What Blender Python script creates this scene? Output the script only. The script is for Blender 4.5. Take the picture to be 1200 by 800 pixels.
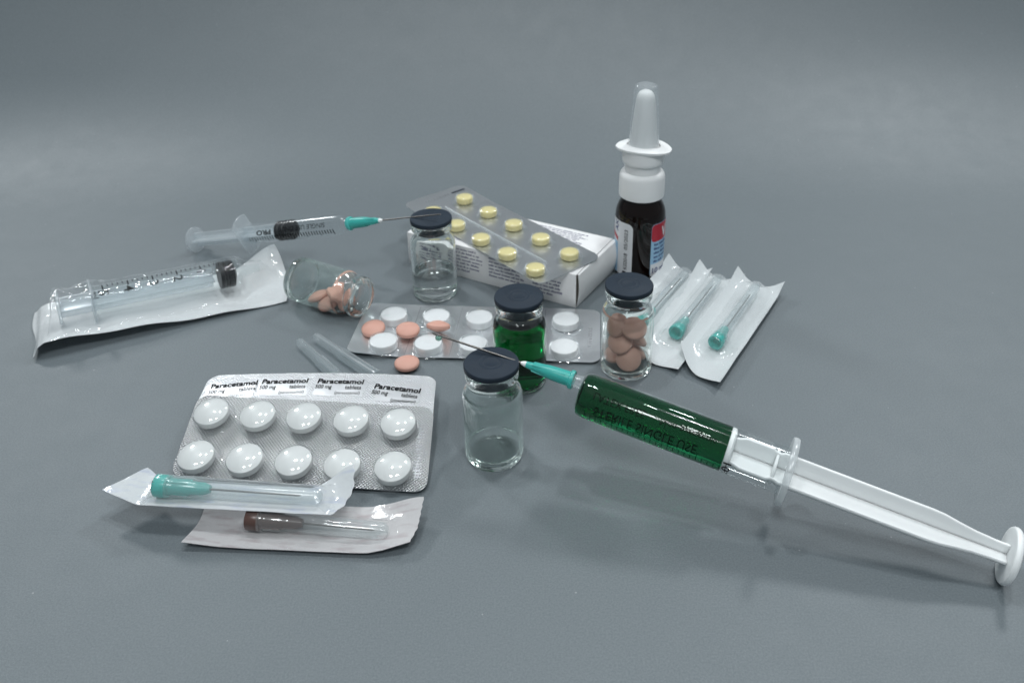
import bpy, bmesh, math, random
from mathutils import Vector, Matrix, noise

random.seed(7)
U = 0.01                      # everything below is written in centimetres
sc = bpy.context.scene
for o in list(bpy.data.objects):
    bpy.data.objects.remove(o)

# ------------------------------------------------------------------ camera
PITCH, ROLL, CAM_H = 0.44845, -0.00978, 23.398
cd = bpy.data.cameras.new('Camera')
cam = bpy.data.objects.new('Camera', cd)
sc.collection.objects.link(cam)
sc.camera = cam
cd.sensor_fit = 'HORIZONTAL'
cd.sensor_width = 36.0
cd.lens = 1052.64 / 1200 * 36.0
cd.shift_x = -28.78 / 1200
cd.shift_y = -149.34 / 1200
cd.clip_start, cd.clip_end = 0.01, 50
fw = Vector((0, math.cos(PITCH), -math.sin(PITCH)))
rt = Vector((1, 0, 0))
dn = Vector((0, -math.sin(PITCH), -math.cos(PITCH)))
c_, s_ = math.cos(ROLL), math.sin(ROLL)
rx, dx = c_ * rt - s_ * dn, s_ * rt + c_ * dn
m = Matrix((rx, -dx, -fw)).transposed().to_4x4()
m.translation = Vector((0, 0, CAM_H * U))
cam.matrix_world = m
cd.dof.use_dof = True
cd.dof.focus_distance = 0.325
cd.dof.aperture_fstop = 20.0

# ------------------------------------------------------------------ render / light
sc.render.engine = 'CYCLES'
cy = sc.cycles
cy.use_denoising = True
cy.max_bounces = 36
cy.transmission_bounces = 32
cy.glossy_bounces = 32
cy.diffuse_bounces = 4
cy.transparent_max_bounces = 40
cy.caustics_refractive = True
cy.caustics_reflective = True
cy.blur_glossy = 0.6
cy.sample_clamp_indirect = 10.0
vs = sc.view_settings
vs.view_transform = 'Standard'
vs.look = 'None'
vs.gamma = 1.0
vs.exposure = -0.1
vs.use_curve_mapping = False

w = bpy.data.worlds.new('World')
sc.world = w
w.use_nodes = True
bg = w.node_tree.nodes['Background']
bg.inputs['Color'].default_value = (0.82, 0.93, 1.0, 1)
bg.inputs['Strength'].default_value = 0.26


def lamp(loc, target, size, power, col=(0.95, 0.985, 1.0)):
    ld = bpy.data.lights.new('lamp', 'AREA')
    ld.shape = 'DISK'
    ld.size = size * U
    ld.energy = power
    ld.color = col
    o = bpy.data.objects.new('lamp', ld)
    sc.collection.objects.link(o)
    o.location = Vector(loc) * U
    d = Vector(target) - Vector(loc)
    o.rotation_euler = d.to_track_quat('-Z', 'Y').to_euler()
    return o


lamp((104, 162, 163), (0, 30, 0), 28, 14.0)
lamp((-124, 170, 140), (-5, 30, 0), 28, 12.0)
lamp((-34, 66, 200), (0, 33, 0), 16, 9.0)
lamp((40, 66, 200), (0, 33, 0), 16, 9.0)
lamp((-30, -70, 165), (0, 33, 0), 34, 9.0)
lamp((45, -60, 170), (0, 33, 0), 34, 9.0)
# broad fill lamp added overhead, standing in for light off a pale ceiling
ceil_fill = lamp((0, 10, 240), (0, 10, 0), 250, 5.0, (0.90, 0.97, 1.0))
ceil_fill.data.shape = 'SQUARE'


# ------------------------------------------------------------------ materials
def nodes_of(name):
    mt = bpy.data.materials.new(name)
    mt.use_nodes = True
    nt = mt.node_tree
    nt.nodes.clear()
    out = nt.nodes.new('ShaderNodeOutputMaterial')
    return mt, nt, out


def N(nt, kind, **kw):
    n = nt.nodes.new(kind)
    for k, v in kw.items():
        if k in n.inputs:
            n.inputs[k].default_value = v
        else:
            setattr(n, k, v)
    return n


def rgba(c):
    return (c[0], c[1], c[2], 1)


def solid(name, col, rough=0.5, metal=0.0, spec=0.5, var=0.06, scale=120, bump=0.0, bscale=400,
          sss=0.0, coat=0.0, trans=0.0):
    """Principled surface with a little procedural colour drift and fine relief."""
    mt, nt, out = nodes_of(name)
    p = N(nt, 'ShaderNodeBsdfPrincipled')
    p.inputs['Roughness'].default_value = rough
    p.inputs['Metallic'].default_value = metal
    p.inputs['Specular IOR Level'].default_value = spec
    p.inputs['Coat Weight'].default_value = coat
    p.inputs['Coat Roughness'].default_value = 0.08
    p.inputs['Transmission Weight'].default_value = trans
    if sss:
        p.inputs['Subsurface Weight'].default_value = sss
        p.inputs['Subsurface Radius'].default_value = (0.003, 0.003, 0.003)
        p.inputs['Subsurface Scale'].default_value = 0.6
    tc = N(nt, 'ShaderNodeTexCoord')
    nz = N(nt, 'ShaderNodeTexNoise', Scale=scale, Detail=4.0)
    nt.links.new(tc.outputs['Object'], nz.inputs['Vector'])
    mp = N(nt, 'ShaderNodeMapRange')
    mp.inputs['To Min'].default_value = 1 - var
    mp.inputs['To Max'].default_value = 1 + var
    nt.links.new(nz.outputs['Fac'], mp.inputs['Value'])
    mx = N(nt, 'ShaderNodeVectorMath', operation='SCALE')
    mx.inputs[0].default_value = col
    nt.links.new(mp.outputs['Result'], mx.inputs['Scale'])
    nt.links.new(mx.outputs['Vector'], p.inputs['Base Color'])
    if bump:
        nb = N(nt, 'ShaderNodeTexNoise', Scale=bscale, Detail=3.0)
        nt.links.new(tc.outputs['Object'], nb.inputs['Vector'])
        b = N(nt, 'ShaderNodeBump', Strength=bump, Distance=0.0003)
        nt.links.new(nb.outputs['Fac'], b.inputs['Height'])
        nt.links.new(b.outputs['Normal'], p.inputs['Normal'])
    nt.links.new(p.outputs['BSDF'], out.inputs['Surface'])
    return mt


def thin(name, tint=(1, 1, 1), haze=0.05, hcol=(0.85, 0.88, 0.9), rough=0.06, f0=0.06, wrinkle=0.0, wscale=200, edge=4.0, hedge=2.5):
    """A thin clear plastic wall or film: passes light straight, mirrors at grazing angles, a little milky."""
    mt, nt, out = nodes_of(name)
    tr = N(nt, 'ShaderNodeBsdfTransparent', Color=rgba(tint))
    gl = N(nt, 'ShaderNodeBsdfGlossy', Roughness=rough, Color=(1, 1, 1, 1))
    lw = N(nt, 'ShaderNodeLayerWeight', Blend=0.5)
    pw = N(nt, 'ShaderNodeMath', operation='POWER')
    pw.inputs[1].default_value = edge
    nt.links.new(lw.outputs['Facing'], pw.inputs[0])
    ma = N(nt, 'ShaderNodeMath', operation='MULTIPLY_ADD')
    ma.inputs[1].default_value = 0.75
    ma.inputs[2].default_value = f0
    nt.links.new(pw.outputs[0], ma.inputs[0])
    df = N(nt, 'ShaderNodeBsdfDiffuse', Color=rgba(hcol))
    tl = N(nt, 'ShaderNodeBsdfTranslucent', Color=rgba(hcol))
    mh = N(nt, 'ShaderNodeMixShader', Fac=0.5)
    nt.links.new(df.outputs[0], mh.inputs[1])
    nt.links.new(tl.outputs[0], mh.inputs[2])
    m1 = N(nt, 'ShaderNodeMixShader', Fac=haze)
    # milkier where the wall is seen edge-on
    hz = N(nt, 'ShaderNodeMath', operation='MULTIPLY_ADD')
    hz.inputs[1].default_value = haze * hedge
    hz.inputs[2].default_value = haze
    nt.links.new(pw.outputs[0], hz.inputs[0])
    nt.links.new(hz.outputs[0], m1.inputs['Fac'])
    nt.links.new(tr.outputs[0], m1.inputs[1])
    nt.links.new(mh.outputs[0], m1.inputs[2])
    m2 = N(nt, 'ShaderNodeMixShader')
    nt.links.new(ma.outputs[0], m2.inputs['Fac'])
    nt.links.new(m1.outputs[0], m2.inputs[1])
    nt.links.new(gl.outputs[0], m2.inputs[2])
    if wrinkle:
        tc = N(nt, 'ShaderNodeTexCoord')
        nb = N(nt, 'ShaderNodeTexNoise', Scale=wscale, Detail=4.0)
        nt.links.new(tc.outputs['Object'], nb.inputs['Vector'])
        b = N(nt, 'ShaderNodeBump', Strength=wrinkle, Distance=0.002)
        nt.links.new(nb.outputs['Fac'], b.inputs['Height'])
        nt.links.new(b.outputs['Normal'], gl.inputs['Normal'])
        nt.links.new(b.outputs['Normal'], lw.inputs['Normal'])
    nt.links.new(m2.outputs[0], out.inputs['Surface'])
    return mt


def glass(name, col=(0.97, 0.99, 0.985), ior=1.5, absorb=None, dens=0.0):
    mt, nt, out = nodes_of(name)
    g = N(nt, 'ShaderNodeBsdfGlass', Color=rgba(col), IOR=ior, Roughness=0.0)
    nt.links.new(g.outputs[0], out.inputs['Surface'])
    if absorb:
        v = N(nt, 'ShaderNodeVolumeAbsorption', Color=rgba(absorb), Density=dens)
        nt.links.new(v.outputs[0], out.inputs['Volume'])
    return mt


def paper(name, col, stain=None, see=0.25):
    mt, nt, out = nodes_of(name)
    tc = N(nt, 'ShaderNodeTexCoord')
    nz = N(nt, 'ShaderNodeTexNoise', Scale=900, Detail=3.0)
    nt.links.new(tc.outputs['Object'], nz.inputs['Vector'])
    mp = N(nt, 'ShaderNodeMapRange')
    mp.inputs['To Min'].default_value = 0.93
    mp.inputs['To Max'].default_value = 1.05
    nt.links.new(nz.outputs['Fac'], mp.inputs['Value'])
    mx = N(nt, 'ShaderNodeVectorMath', operation='SCALE')
    nt.links.new(mp.outputs['Result'], mx.inputs['Scale'])
    if stain:
        # print on the reverse side showing faintly through
        mpp = N(nt, 'ShaderNodeMapping')
        mpp.inputs['Scale'].default_value = (60, 260, 60)
        nt.links.new(tc.outputs['Object'], mpp.inputs['Vector'])
        n2 = N(nt, 'ShaderNodeTexNoise', Scale=1.6, Detail=2.0)
        nt.links.new(mpp.outputs['Vector'], n2.inputs['Vector'])
        cr = N(nt, 'ShaderNodeValToRGB')
        cr.color_ramp.elements[0].position = 0.5
        cr.color_ramp.elements[1].position = 0.68
        cr.color_ramp.elements[0].color = rgba(col)
        cr.color_ramp.elements[1].color = rgba(stain)
        nt.links.new(n2.outputs['Fac'], cr.inputs['Fac'])
        nt.links.new(cr.outputs['Color'], mx.inputs[0])
    else:
        mx.inputs[0].default_value = col
    df = N(nt, 'ShaderNodeBsdfDiffuse')
    tl = N(nt, 'ShaderNodeBsdfTranslucent')
    nt.links.new(mx.outputs['Vector'], df.inputs['Color'])
    nt.links.new(mx.outputs['Vector'], tl.inputs['Color'])
    ms = N(nt, 'ShaderNodeMixShader', Fac=see)
    nt.links.new(df.outputs[0], ms.inputs[1])
    nt.links.new(tl.outputs[0], ms.inputs[2])
    nt.links.new(ms.outputs[0], out.inputs['Surface'])
    return mt


def foil(name, col=(0.72, 0.74, 0.76), rough=0.22, knurl=0.0, pitch=0.085, coat=0.6, lines=False):
    mt, nt, out = nodes_of(name)
    p = N(nt, 'ShaderNodeBsdfPrincipled')
    p.inputs['Base Color'].default_value = rgba(col)
    p.inputs['Metallic'].default_value = 1.0
    p.inputs['Roughness'].default_value = rough
    p.inputs['Coat Weight'].default_value = coat
    p.inputs['Coat Roughness'].default_value = 0.12
    tc = N(nt, 'ShaderNodeTexCoord')
    nz = N(nt, 'ShaderNodeTexNoise', Scale=70, Detail=5.0)
    nt.links.new(tc.outputs['Object'], nz.inputs['Vector'])
    b0 = N(nt, 'ShaderNodeBump', Strength=0.25, Distance=0.002)
    nt.links.new(nz.outputs['Fac'], b0.inputs['Height'])
    last = b0
    if knurl:
        hs = []
        for ang in (math.radians(45), math.radians(-45)):
            mpn = N(nt, 'ShaderNodeMapping')
            mpn.inputs['Rotation'].default_value = (0, 0, ang)
            nt.links.new(tc.outputs['Object'], mpn.inputs['Vector'])
            wv = N(nt, 'ShaderNodeTexWave', wave_type='BANDS', bands_direction='X', wave_profile='SIN',
                   Scale=1 / (pitch * U) * 0.3142, Distortion=0.0)
            nt.links.new(mpn.outputs['Vector'], wv.inputs['Vector'])
            hs.append(wv)
        mu = N(nt, 'ShaderNodeMath', operation='MULTIPLY')
        nt.links.new(hs[0].outputs['Fac'], mu.inputs[0])
        nt.links.new(hs[1].outputs['Fac'], mu.inputs[1])
        b1 = N(nt, 'ShaderNodeBump', Strength=knurl, Distance=0.0006)
        nt.links.new(mu.outputs[0], b1.inputs['Height'])
        nt.links.new(b0.outputs['Normal'], b1.inputs['Normal'])
        last = b1
    nt.links.new(last.outputs['Normal'], p.inputs['Normal'])
    nt.links.new(p.outputs['BSDF'], out.inputs['Surface'])
    return mt


M = {}
# grey satin vinyl sheet: drift in tone, fine grain and a soft sheen
mt, nt, out = nodes_of('grey_sheet')
p = N(nt, 'ShaderNodeBsdfPrincipled', Roughness=0.53)
p.inputs['Specular IOR Level'].default_value = 0.6
tc = N(nt, 'ShaderNodeTexCoord')
n1 = N(nt, 'ShaderNodeTexNoise', Scale=9, Detail=4.0)
n2 = N(nt, 'ShaderNodeTexNoise', Scale=1500, Detail=3.0, Roughness=0.7)
for n in (n1, n2):
    nt.links.new(tc.outputs['Object'], n.inputs['Vector'])
sm = N(nt, 'ShaderNodeMath', operation='MULTIPLY')
sm.inputs[1].default_value = 0.3
nt.links.new(n1.outputs['Fac'], sm.inputs[0])
ad = N(nt, 'ShaderNodeMath', operation='MULTIPLY_ADD')
ad.inputs[1].default_value = 1.7
nt.links.new(n2.outputs['Fac'], ad.inputs[0])
nt.links.new(sm.outputs[0], ad.inputs[2])
cr = N(nt, 'ShaderNodeValToRGB')
cr.color_ramp.elements[0].position = 0.40
cr.color_ramp.elements[1].position = 0.62
cr.color_ramp.elements[0].color = (0.105, 0.127, 0.139, 1)
cr.color_ramp.elements[1].color = (0.138, 0.162, 0.175, 1)
mlt = N(nt, 'ShaderNodeMath', operation='MULTIPLY')
mlt.inputs[1].default_value = 0.5
nt.links.new(ad.outputs[0], mlt.inputs[0])
nt.links.new(mlt.outputs[0], cr.inputs['Fac'])
# sparse specks of dust
vo = N(nt, 'ShaderNodeTexVoronoi', Scale=75)
nt.links.new(tc.outputs['Object'], vo.inputs['Vector'])
lt = N(nt, 'ShaderNodeMath', operation='LESS_THAN')
lt.inputs[1].default_value = 0.028
nt.links.new(vo.outputs['Distance'], lt.inputs[0])
dm = N(nt, 'ShaderNodeMix', data_type='RGBA')
dm.inputs['B'].default_value = (0.23, 0.245, 0.255, 1)
nt.links.new(lt.outputs[0], dm.inputs['Factor'])
nt.links.new(cr.outputs['Color'], dm.inputs['A'])
nt.links.new(dm.outputs['Result'], p.inputs['Base Color'])
n3 = N(nt, 'ShaderNodeTexNoise', Scale=70, Detail=6.0, Roughness=0.65)
nt.links.new(tc.outputs['Object'], n3.inputs['Vector'])
rg = N(nt, 'ShaderNodeMapRange')
rg.inputs['From Min'].default_value = 0.3
rg.inputs['From Max'].default_value = 0.7
rg.inputs['To Min'].default_value = 0.485
rg.inputs['To Max'].default_value = 0.555
nt.links.new(n3.outputs['Fac'], rg.inputs['Value'])
nt.links.new(rg.outputs['Result'], p.inputs['Roughness'])
bp = N(nt, 'ShaderNodeBump', Strength=0.35, Distance=0.0004)
nt.links.new(n2.outputs['Fac'], bp.inputs['Height'])
nt.links.new(bp.outputs['Normal'], p.inputs['Normal'])
nt.links.new(p.outputs['BSDF'], out.inputs['Surface'])
M['sheet'] = mt

M['glass'] = glass('vial_glass', (0.982, 0.996, 0.991), 1.5)
M['glass_wall'] = thin('vial_glass_wall', (0.965, 0.988, 0.98), 0.012, (0.66, 0.82, 0.78), 0.02, 0.04, edge=3.0, hedge=16)  # pale green edge haze imitates light scattered in the thick glass
M['water'] = glass('clear_liquid', (0.99, 0.995, 0.995), 1.33)
M['water_wall'] = glass('clear_liquid_at_glass', (0.99, 0.995, 0.995), 1.33 / 1.5)
M['green_liquid'] = glass('green_liquid', (1, 1, 1), 1.33, (0.0, 0.70, 0.48), 400)
M['green_wall'] = glass('green_liquid_at_glass', (1, 1, 1), 1.33 / 1.5, (0.0, 0.70, 0.48), 400)
M['green_liquid_syringe'] = glass('green_liquid_syringe', (1, 1, 1), 1.33, (0.0, 0.72, 0.52), 410)
M['stopper'] = solid('rubber_stopper', (0.018, 0.028, 0.042), 0.6, spec=0.22, var=0.2, bump=0.25, bscale=900)
M['black_rubber'] = solid('black_rubber', (0.006, 0.007, 0.009), 0.4, spec=0.3)
M['pink'] = solid('pink_coating', (0.585, 0.325, 0.26), 0.5, spec=0.35, var=0.07, bump=0.12, bscale=1500, sss=0.15)
M['white_tablet'] = solid('white_tablet', (0.74, 0.75, 0.76), 0.5, spec=0.3, var=0.03, bump=0.12, bscale=1200, coat=0.35)
M['milk_tablet'] = solid('white_film_tablet', (0.66, 0.67, 0.665), 0.33, spec=0.4, var=0.03, sss=0.2)
M['yellow_tablet'] = solid('yellow_tablet', (0.72, 0.63, 0.30), 0.42, spec=0.4, var=0.08, bump=0.1, bscale=1200, coat=0.4)
M['white_plastic'] = solid('white_plastic', (0.78, 0.80, 0.80), 0.42, spec=0.4, var=0.03, sss=0.8)
M['spray_plastic'] = solid('spray_plastic', (0.80, 0.81, 0.81), 0.42, spec=0.45, var=0.03, sss=0.15)
M['card'] = solid('carton_board', (0.74, 0.74, 0.74), 0.6, spec=0.3, var=0.05, scale=60, bump=0.15, bscale=500)
M['card_inside'] = solid('carton_grey_inside', (0.42, 0.38, 0.33), 0.8, spec=0.2, var=0.1)
M['ink'] = solid('black_ink', (0.006, 0.006, 0.007), 0.7, spec=0.1)
M['blue_ink'] = solid('blue_ink', (0.07, 0.07, 0.16), 0.6)
M['steel'] = solid('needle_steel', (0.20, 0.19, 0.18), 0.3, metal=1.0)
M['teal'] = solid('teal_hub', (0.07, 0.60, 0.54), 0.3, spec=0.5, var=0.05, trans=0.45)
M['brown'] = solid('brown_hub', (0.10, 0.055, 0.045), 0.3, spec=0.5, trans=0.1)
M['teal_clear'] = thin('teal_clear', (0.10, 0.62, 0.56), 0.30, (0.02, 0.42, 0.38), 0.12, 0.05)
M['amber'] = solid('dark_amber_glass', (0.005, 0.0015, 0.001), 0.04, spec=0.4)
M['label_white'] = solid('label_white', (0.68, 0.69, 0.71), 0.4, spec=0.4, var=0.03)
M['label_red'] = solid('label_red', (0.42, 0.012, 0.03), 0.35, spec=0.4)
M['label_blue'] = solid('label_blue', (0.30, 0.50, 0.68), 0.4, spec=0.4)
M['navy'] = solid('navy_ink', (0.015, 0.035, 0.16), 0.5)
M['barrel'] = thin('syringe_barrel', (0.97, 0.985, 0.985), 0.006, (0.75, 0.8, 0.82), 0.09, 0.014)
M['barrel_rear'] = thin('syringe_barrel_milky', (0.96, 0.975, 0.98), 0.03, (0.75, 0.8, 0.82), 0.14, 0.03)
M['milky'] = thin('milky_plastic', (0.93, 0.95, 0.96), 0.28, (0.78, 0.82, 0.84), 0.2, 0.05)
M['milky_dense'] = thin('milky_plastic_dense', (0.93, 0.95, 0.96), 0.55, (0.80, 0.83, 0.84), 0.25, 0.05)
M['sheath'] = thin('clear_sheath', (0.97, 0.985, 0.985), 0.13, (0.78, 0.84, 0.85), 0.10, 0.07)
M['sheath_loose'] = thin('milky_sheath', (0.95, 0.97, 0.97), 0.20, (0.66, 0.72, 0.75), 0.2, 0.05)
M['film'] = thin('pouch_film', (0.985, 0.99, 0.99), 0.015, (0.85, 0.88, 0.9), 0.10, 0.03, 0.15, 160)
M['film_crisp'] = thin('pouch_film_crisp', (0.985, 0.99, 0.99), 0.015, (0.85, 0.88, 0.9), 0.03, 0.05, 0.6, 110)
M['film_hazy'] = thin('pouch_film_hazy', (0.97, 0.98, 0.98), 0.12, (0.82, 0.86, 0.87), 0.13, 0.04, 0.12, 160)
M['pocket'] = thin('blister_pocket', (0.98, 0.99, 0.99), 0.025, (0.85, 0.88, 0.9), 0.05, 0.07)
M['spray_cap'] = thin('clear_cap', (0.97, 0.98, 0.98), 0.14, (0.80, 0.85, 0.88), 0.08, 0.06)
M['paper'] = paper('pouch_paper', (0.74, 0.76, 0.77))
M['paper_print'] = paper('pouch_paper_print', (0.72, 0.735, 0.75), (0.60, 0.63, 0.72))
M['paper_pink'] = paper('pouch_paper_pink', (0.66, 0.645, 0.65), (0.54, 0.49, 0.50))
M['foil_smooth'] = foil('smooth_foil', (0.78, 0.80, 0.82), 0.36, coat=0.4)
M['foil_yellow'] = foil('smooth_foil_clear', (0.64, 0.66, 0.68), 0.36, coat=0.4)
M['foil_knurl'] = foil('knurled_foil', (0.70, 0.70, 0.71), 0.30, knurl=1.0, pitch=0.095, coat=0.2)
M['foil_back'] = foil('knurled_print_foil', (0.84, 0.85, 0.87), 0.34, knurl=0.6, pitch=0.095, coat=0.1)
M['foil_flat'] = foil('pressed_foil', (0.46, 0.47, 0.49), 0.5, coat=0.0)
M['foil_panel'] = foil('pressed_white_foil', (0.90, 0.91, 0.93), 0.42, coat=0.0)


# ------------------------------------------------------------------ mesh helpers (centimetres)
def obj(name, VF, mat, parent=None, smooth=True, sharp=38):
    V, F = VF
    me = bpy.data.meshes.new(name)
    me.from_pydata([(x * U, y * U, z * U) for x, y, z in V], [], F)
    me.materials.append(M[mat] if isinstance(mat, str) else mat)
    bm = bmesh.new()
    bm.from_mesh(me)
    bmesh.ops.remove_doubles(bm, verts=bm.verts, dist=1e-7)
    bm.to_mesh(me)
    bm.free()
    if smooth:
        me.polygons.foreach_set('use_smooth', [True] * len(me.polygons))
        me.set_sharp_from_angle(angle=math.radians(sharp))
    o = bpy.data.objects.new(name, me)
    sc.collection.objects.link(o)
    if parent:
        o.parent = parent
    return o


def thing(name, label, cat, loc=(0, 0, 0), rotz=0.0, group=None, mat=None):
    o = bpy.data.objects.new(name, None)
    o.empty_display_size = 0.01
    sc.collection.objects.link(o)
    if mat is not None:
        mm = mat.copy()
        mm.translation = Vector(loc) * U
        o.matrix_world = mm
    else:
        o.location = Vector(loc) * U
        o.rotation_euler = (0, 0, rotz)
    tag(o, label, cat, group)
    return o


def tag(o, label, cat, group=None):
    o['label'] = label
    o['category'] = cat
    if group:
        o['group'] = group
    return o


def join(*vfs):
    V, F = [], []
    for v, f in vfs:
        n = len(V)
        V += list(v)
        F += [tuple(i + n for i in q) for q in f]
    return V, F


def xf(VF, fn):
    return [fn(Vector(v)) for v in VF[0]], VF[1]


def move(VF, d):
    d = Vector(d)
    return xf(VF, lambda v: v + d)


def lathe(prof, seg=56, sx=1.0, sy=1.0):
    V, F, rows = [], [], []
    for r, z in prof:
        if r < 1e-6:
            rows.append([len(V)])
            V.append((0, 0, z))
        else:
            rows.append(list(range(len(V), len(V) + seg)))
            V += [(r * sx * math.cos(2 * math.pi * k / seg), r * sy * math.sin(2 * math.pi * k / seg), z) for k in range(seg)]
    for a, b in zip(rows[:-1], rows[1:]):
        for k in range(seg):
            k2 = (k + 1) % seg
            if len(a) == 1 and len(b) == 1:
                continue
            if len(a) == 1:
                F.append((a[0], b[k2], b[k]))
            elif len(b) == 1:
                F.append((a[k], a[k2], b[0]))
            else:
                F.append((a[k], a[k2], b[k2], b[k]))
    return V, F


def along(VF, p0, p1):
    """Stand a lathe (built on +Z from 0) on the line p0 -> p1."""
    p0, p1 = Vector(p0), Vector(p1)
    q = (p1 - p0).normalized().to_track_quat('Z', 'Y')
    return xf(VF, lambda v: p0 + q @ v)


def box(c, s):
    x, y, z = c
    a, b, d = s[0] / 2, s[1] / 2, s[2] / 2
    V = [(x + i * a, y + j * b, z + k * d) for i in (-1, 1) for j in (-1, 1) for k in (-1, 1)]
    F = [(0, 1, 3, 2), (4, 6, 7, 5), (0, 4, 5, 1), (2, 3, 7, 6), (0, 2, 6, 4), (1, 5, 7, 3)]
    return V, F


def extrude(poly, z0, z1):
    n = len(poly)
    V = [(x, y, z0) for x, y in poly] + [(x, y, z1) for x, y in poly]
    F = [tuple(range(n - 1, -1, -1)), tuple(range(n, 2 * n))]
    F += [(k, (k + 1) % n, n + (k + 1) % n, n + k) for k in range(n)]
    return V, F


def bevel(VF, wd, seg=2):
    me = bpy.data.meshes.new('t')
    me.from_pydata([tuple(v) for v in VF[0]], [], VF[1])
    bm = bmesh.new()
    bm.from_mesh(me)
    es = [e for e in bm.edges if len(e.link_faces) == 2 and e.calc_face_angle(0) > 0.5]
    bmesh.ops.bevel(bm, geom=es, offset=wd, segments=seg, affect='EDGES', profile=0.5)
    bm.verts.index_update()
    V = [tuple(v.co) for v in bm.verts]
    F = [tuple(v.index for v in f.verts) for f in bm.faces]
    bm.free()
    bpy.data.meshes.remove(me)
    return V, F


def grid(us, vs_, fn, thick=0.0):
    """Sheet over parameters us x vs_; fn gives the point; with thickness it is a closed slab."""
    nu, nv = len(us), len(vs_)
    V = [tuple(fn(u, v)) for u in us for v in vs_]
    F = [(i * nv + j, (i + 1) * nv + j, (i + 1) * nv + j + 1, i * nv + j + 1) for i in range(nu - 1) for j in range(nv - 1)]
    if thick:
        n = len(V)
        V += [(x, y, z - thick) for x, y, z in V]
        F += [tuple(n + k for k in reversed(f)) for f in F[:]]
        rim = [i * nv for i in range(nu)] + [(nu - 1) * nv + j for j in range(1, nv)] + \
              [i * nv + nv - 1 for i in range(nu - 2, -1, -1)] + [j for j in range(nv - 2, 0, -1)]
        m_ = len(rim)
        F += [(rim[(k + 1) % m_], rim[k], n + rim[k], n + rim[(k + 1) % m_]) for k in range(m_)]
    return V, F


def lin(a, b, n):
    return [a + (b - a) * k / (n - 1) for k in range(n)]


def sstep(a, b, x):
    t = max(0.0, min(1.0, (x - a) / (b - a)))
    return t * t * (3 - 2 * t)


def interp(x, pts):
    if x <= pts[0][0]:
        return pts[0][1]
    for (a, fa), (b, fb) in zip(pts[:-1], pts[1:]):
        if x <= b:
            return fa + (fb - fa) * (x - a) / (b - a)
    return pts[-1][1]


def rounded_sheet(wd, ht, r, zf, thick, nu=49):
    vs1 = [-ht / 2 + r * (1 - math.cos(a)) for a in lin(0, math.pi / 2, 7)]
    vs1 = vs1[:-1] + lin(-ht / 2 + r, ht / 2 - r, 15) + [-v for v in reversed(vs1[:-1])]

    def fn(u, v):
        e = max(0.0, abs(v) - (ht / 2 - r))
        ins = r - math.sqrt(max(0.0, r * r - e * e))
        x = u * (wd / 2 - ins)
        return (x, v, zf(x, v))
    return grid(lin(-1, 1, nu), vs1, fn, thick)


_tc = {}


def text2d(s, size=1.0, width=None, bold=0.0, shear=0.0):
    """Lettering as flat triangles: (verts2d, faces); the origin is its lower left corner."""
    key = (s, bold, shear)
    if key not in _tc:
        cu = bpy.data.curves.new('t', 'FONT')
        cu.body = s
        cu.size = 1.0
        cu.offset = bold
        cu.shear = shear
        cu.resolution_u = 3
        o = bpy.data.objects.new('t', cu)
        sc.collection.objects.link(o)
        dg = bpy.context.evaluated_depsgraph_get()
        me = bpy.data.meshes.new_from_object(o.evaluated_get(dg))
        _tc[key] = ([(v.co.x, v.co.y) for v in me.vertices], [tuple(p_.vertices) for p_ in me.polygons])
        bpy.data.objects.remove(o)
        bpy.data.curves.remove(cu)
        bpy.data.meshes.remove(me)
    V, F = _tc[key]
    x0 = min(v[0] for v in V)
    x1 = max(v[0] for v in V)
    y0 = 0
    kx = size if width is None else width / (x1 - x0)
    return [((x - x0) * kx, (y - y0) * size) for x, y in V], F, (x1 - x0) * kx


def lay(t, fn):
    """Map flat lettering onto a surface with fn(x, y) -> point."""
    return [fn(x, y) for x, y in t[0]], t[1]


def print_lines(x0, y0, wd, n, pitch, h, rng, fn, ragged=0.25):
    """Small print too fine to read: rows of letter-sized marks."""
    V, F = [], []
    for k in range(n):
        y = y0 - k * pitch
        x = x0
        end = x0 + wd * (1 - ragged * rng.random() * (1.0 if k < n - 1 else 2.2))
        while x < end:
            for _ in range(rng.randint(2, 9)):
                lw = rng.choice((0.035, 0.05, 0.055, 0.06))
                hh = h * rng.choice((0.68, 0.7, 0.72, 1.0))
                if x + lw > end:
                    break
                b = len(V)
                V += [fn(x, y), fn(x + lw, y), fn(x + lw, y + hh), fn(x, y + hh)]
                F.append((b, b + 1, b + 2, b + 3))
                x += lw + 0.018
            x += 0.06
    return V, F


# ------------------------------------------------------------------ the setting
def sweep_profile():
    pts = [(y, 0.0) for y in lin(-40, 50, 24)]
    R = 27.0
    for a in lin(0, math.radians(80), 26)[1:]:
        pts.append((50 + R * math.sin(a), R * (1 - math.cos(a))))
    return pts


prof = sweep_profile()
V, F = [], []
for x in lin(-120, 120, 25):
    V += [(x, y, z) for y, z in prof]
n = len(prof)
F = [(i * n + j, (i + 1) * n + j, (i + 1) * n + j + 1, i * n + j + 1) for i in range(24) for j in range(n - 1)]
o = obj('backdrop', (V, F), 'sheet', sharp=60)
o['kind'] = 'structure'

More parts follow.
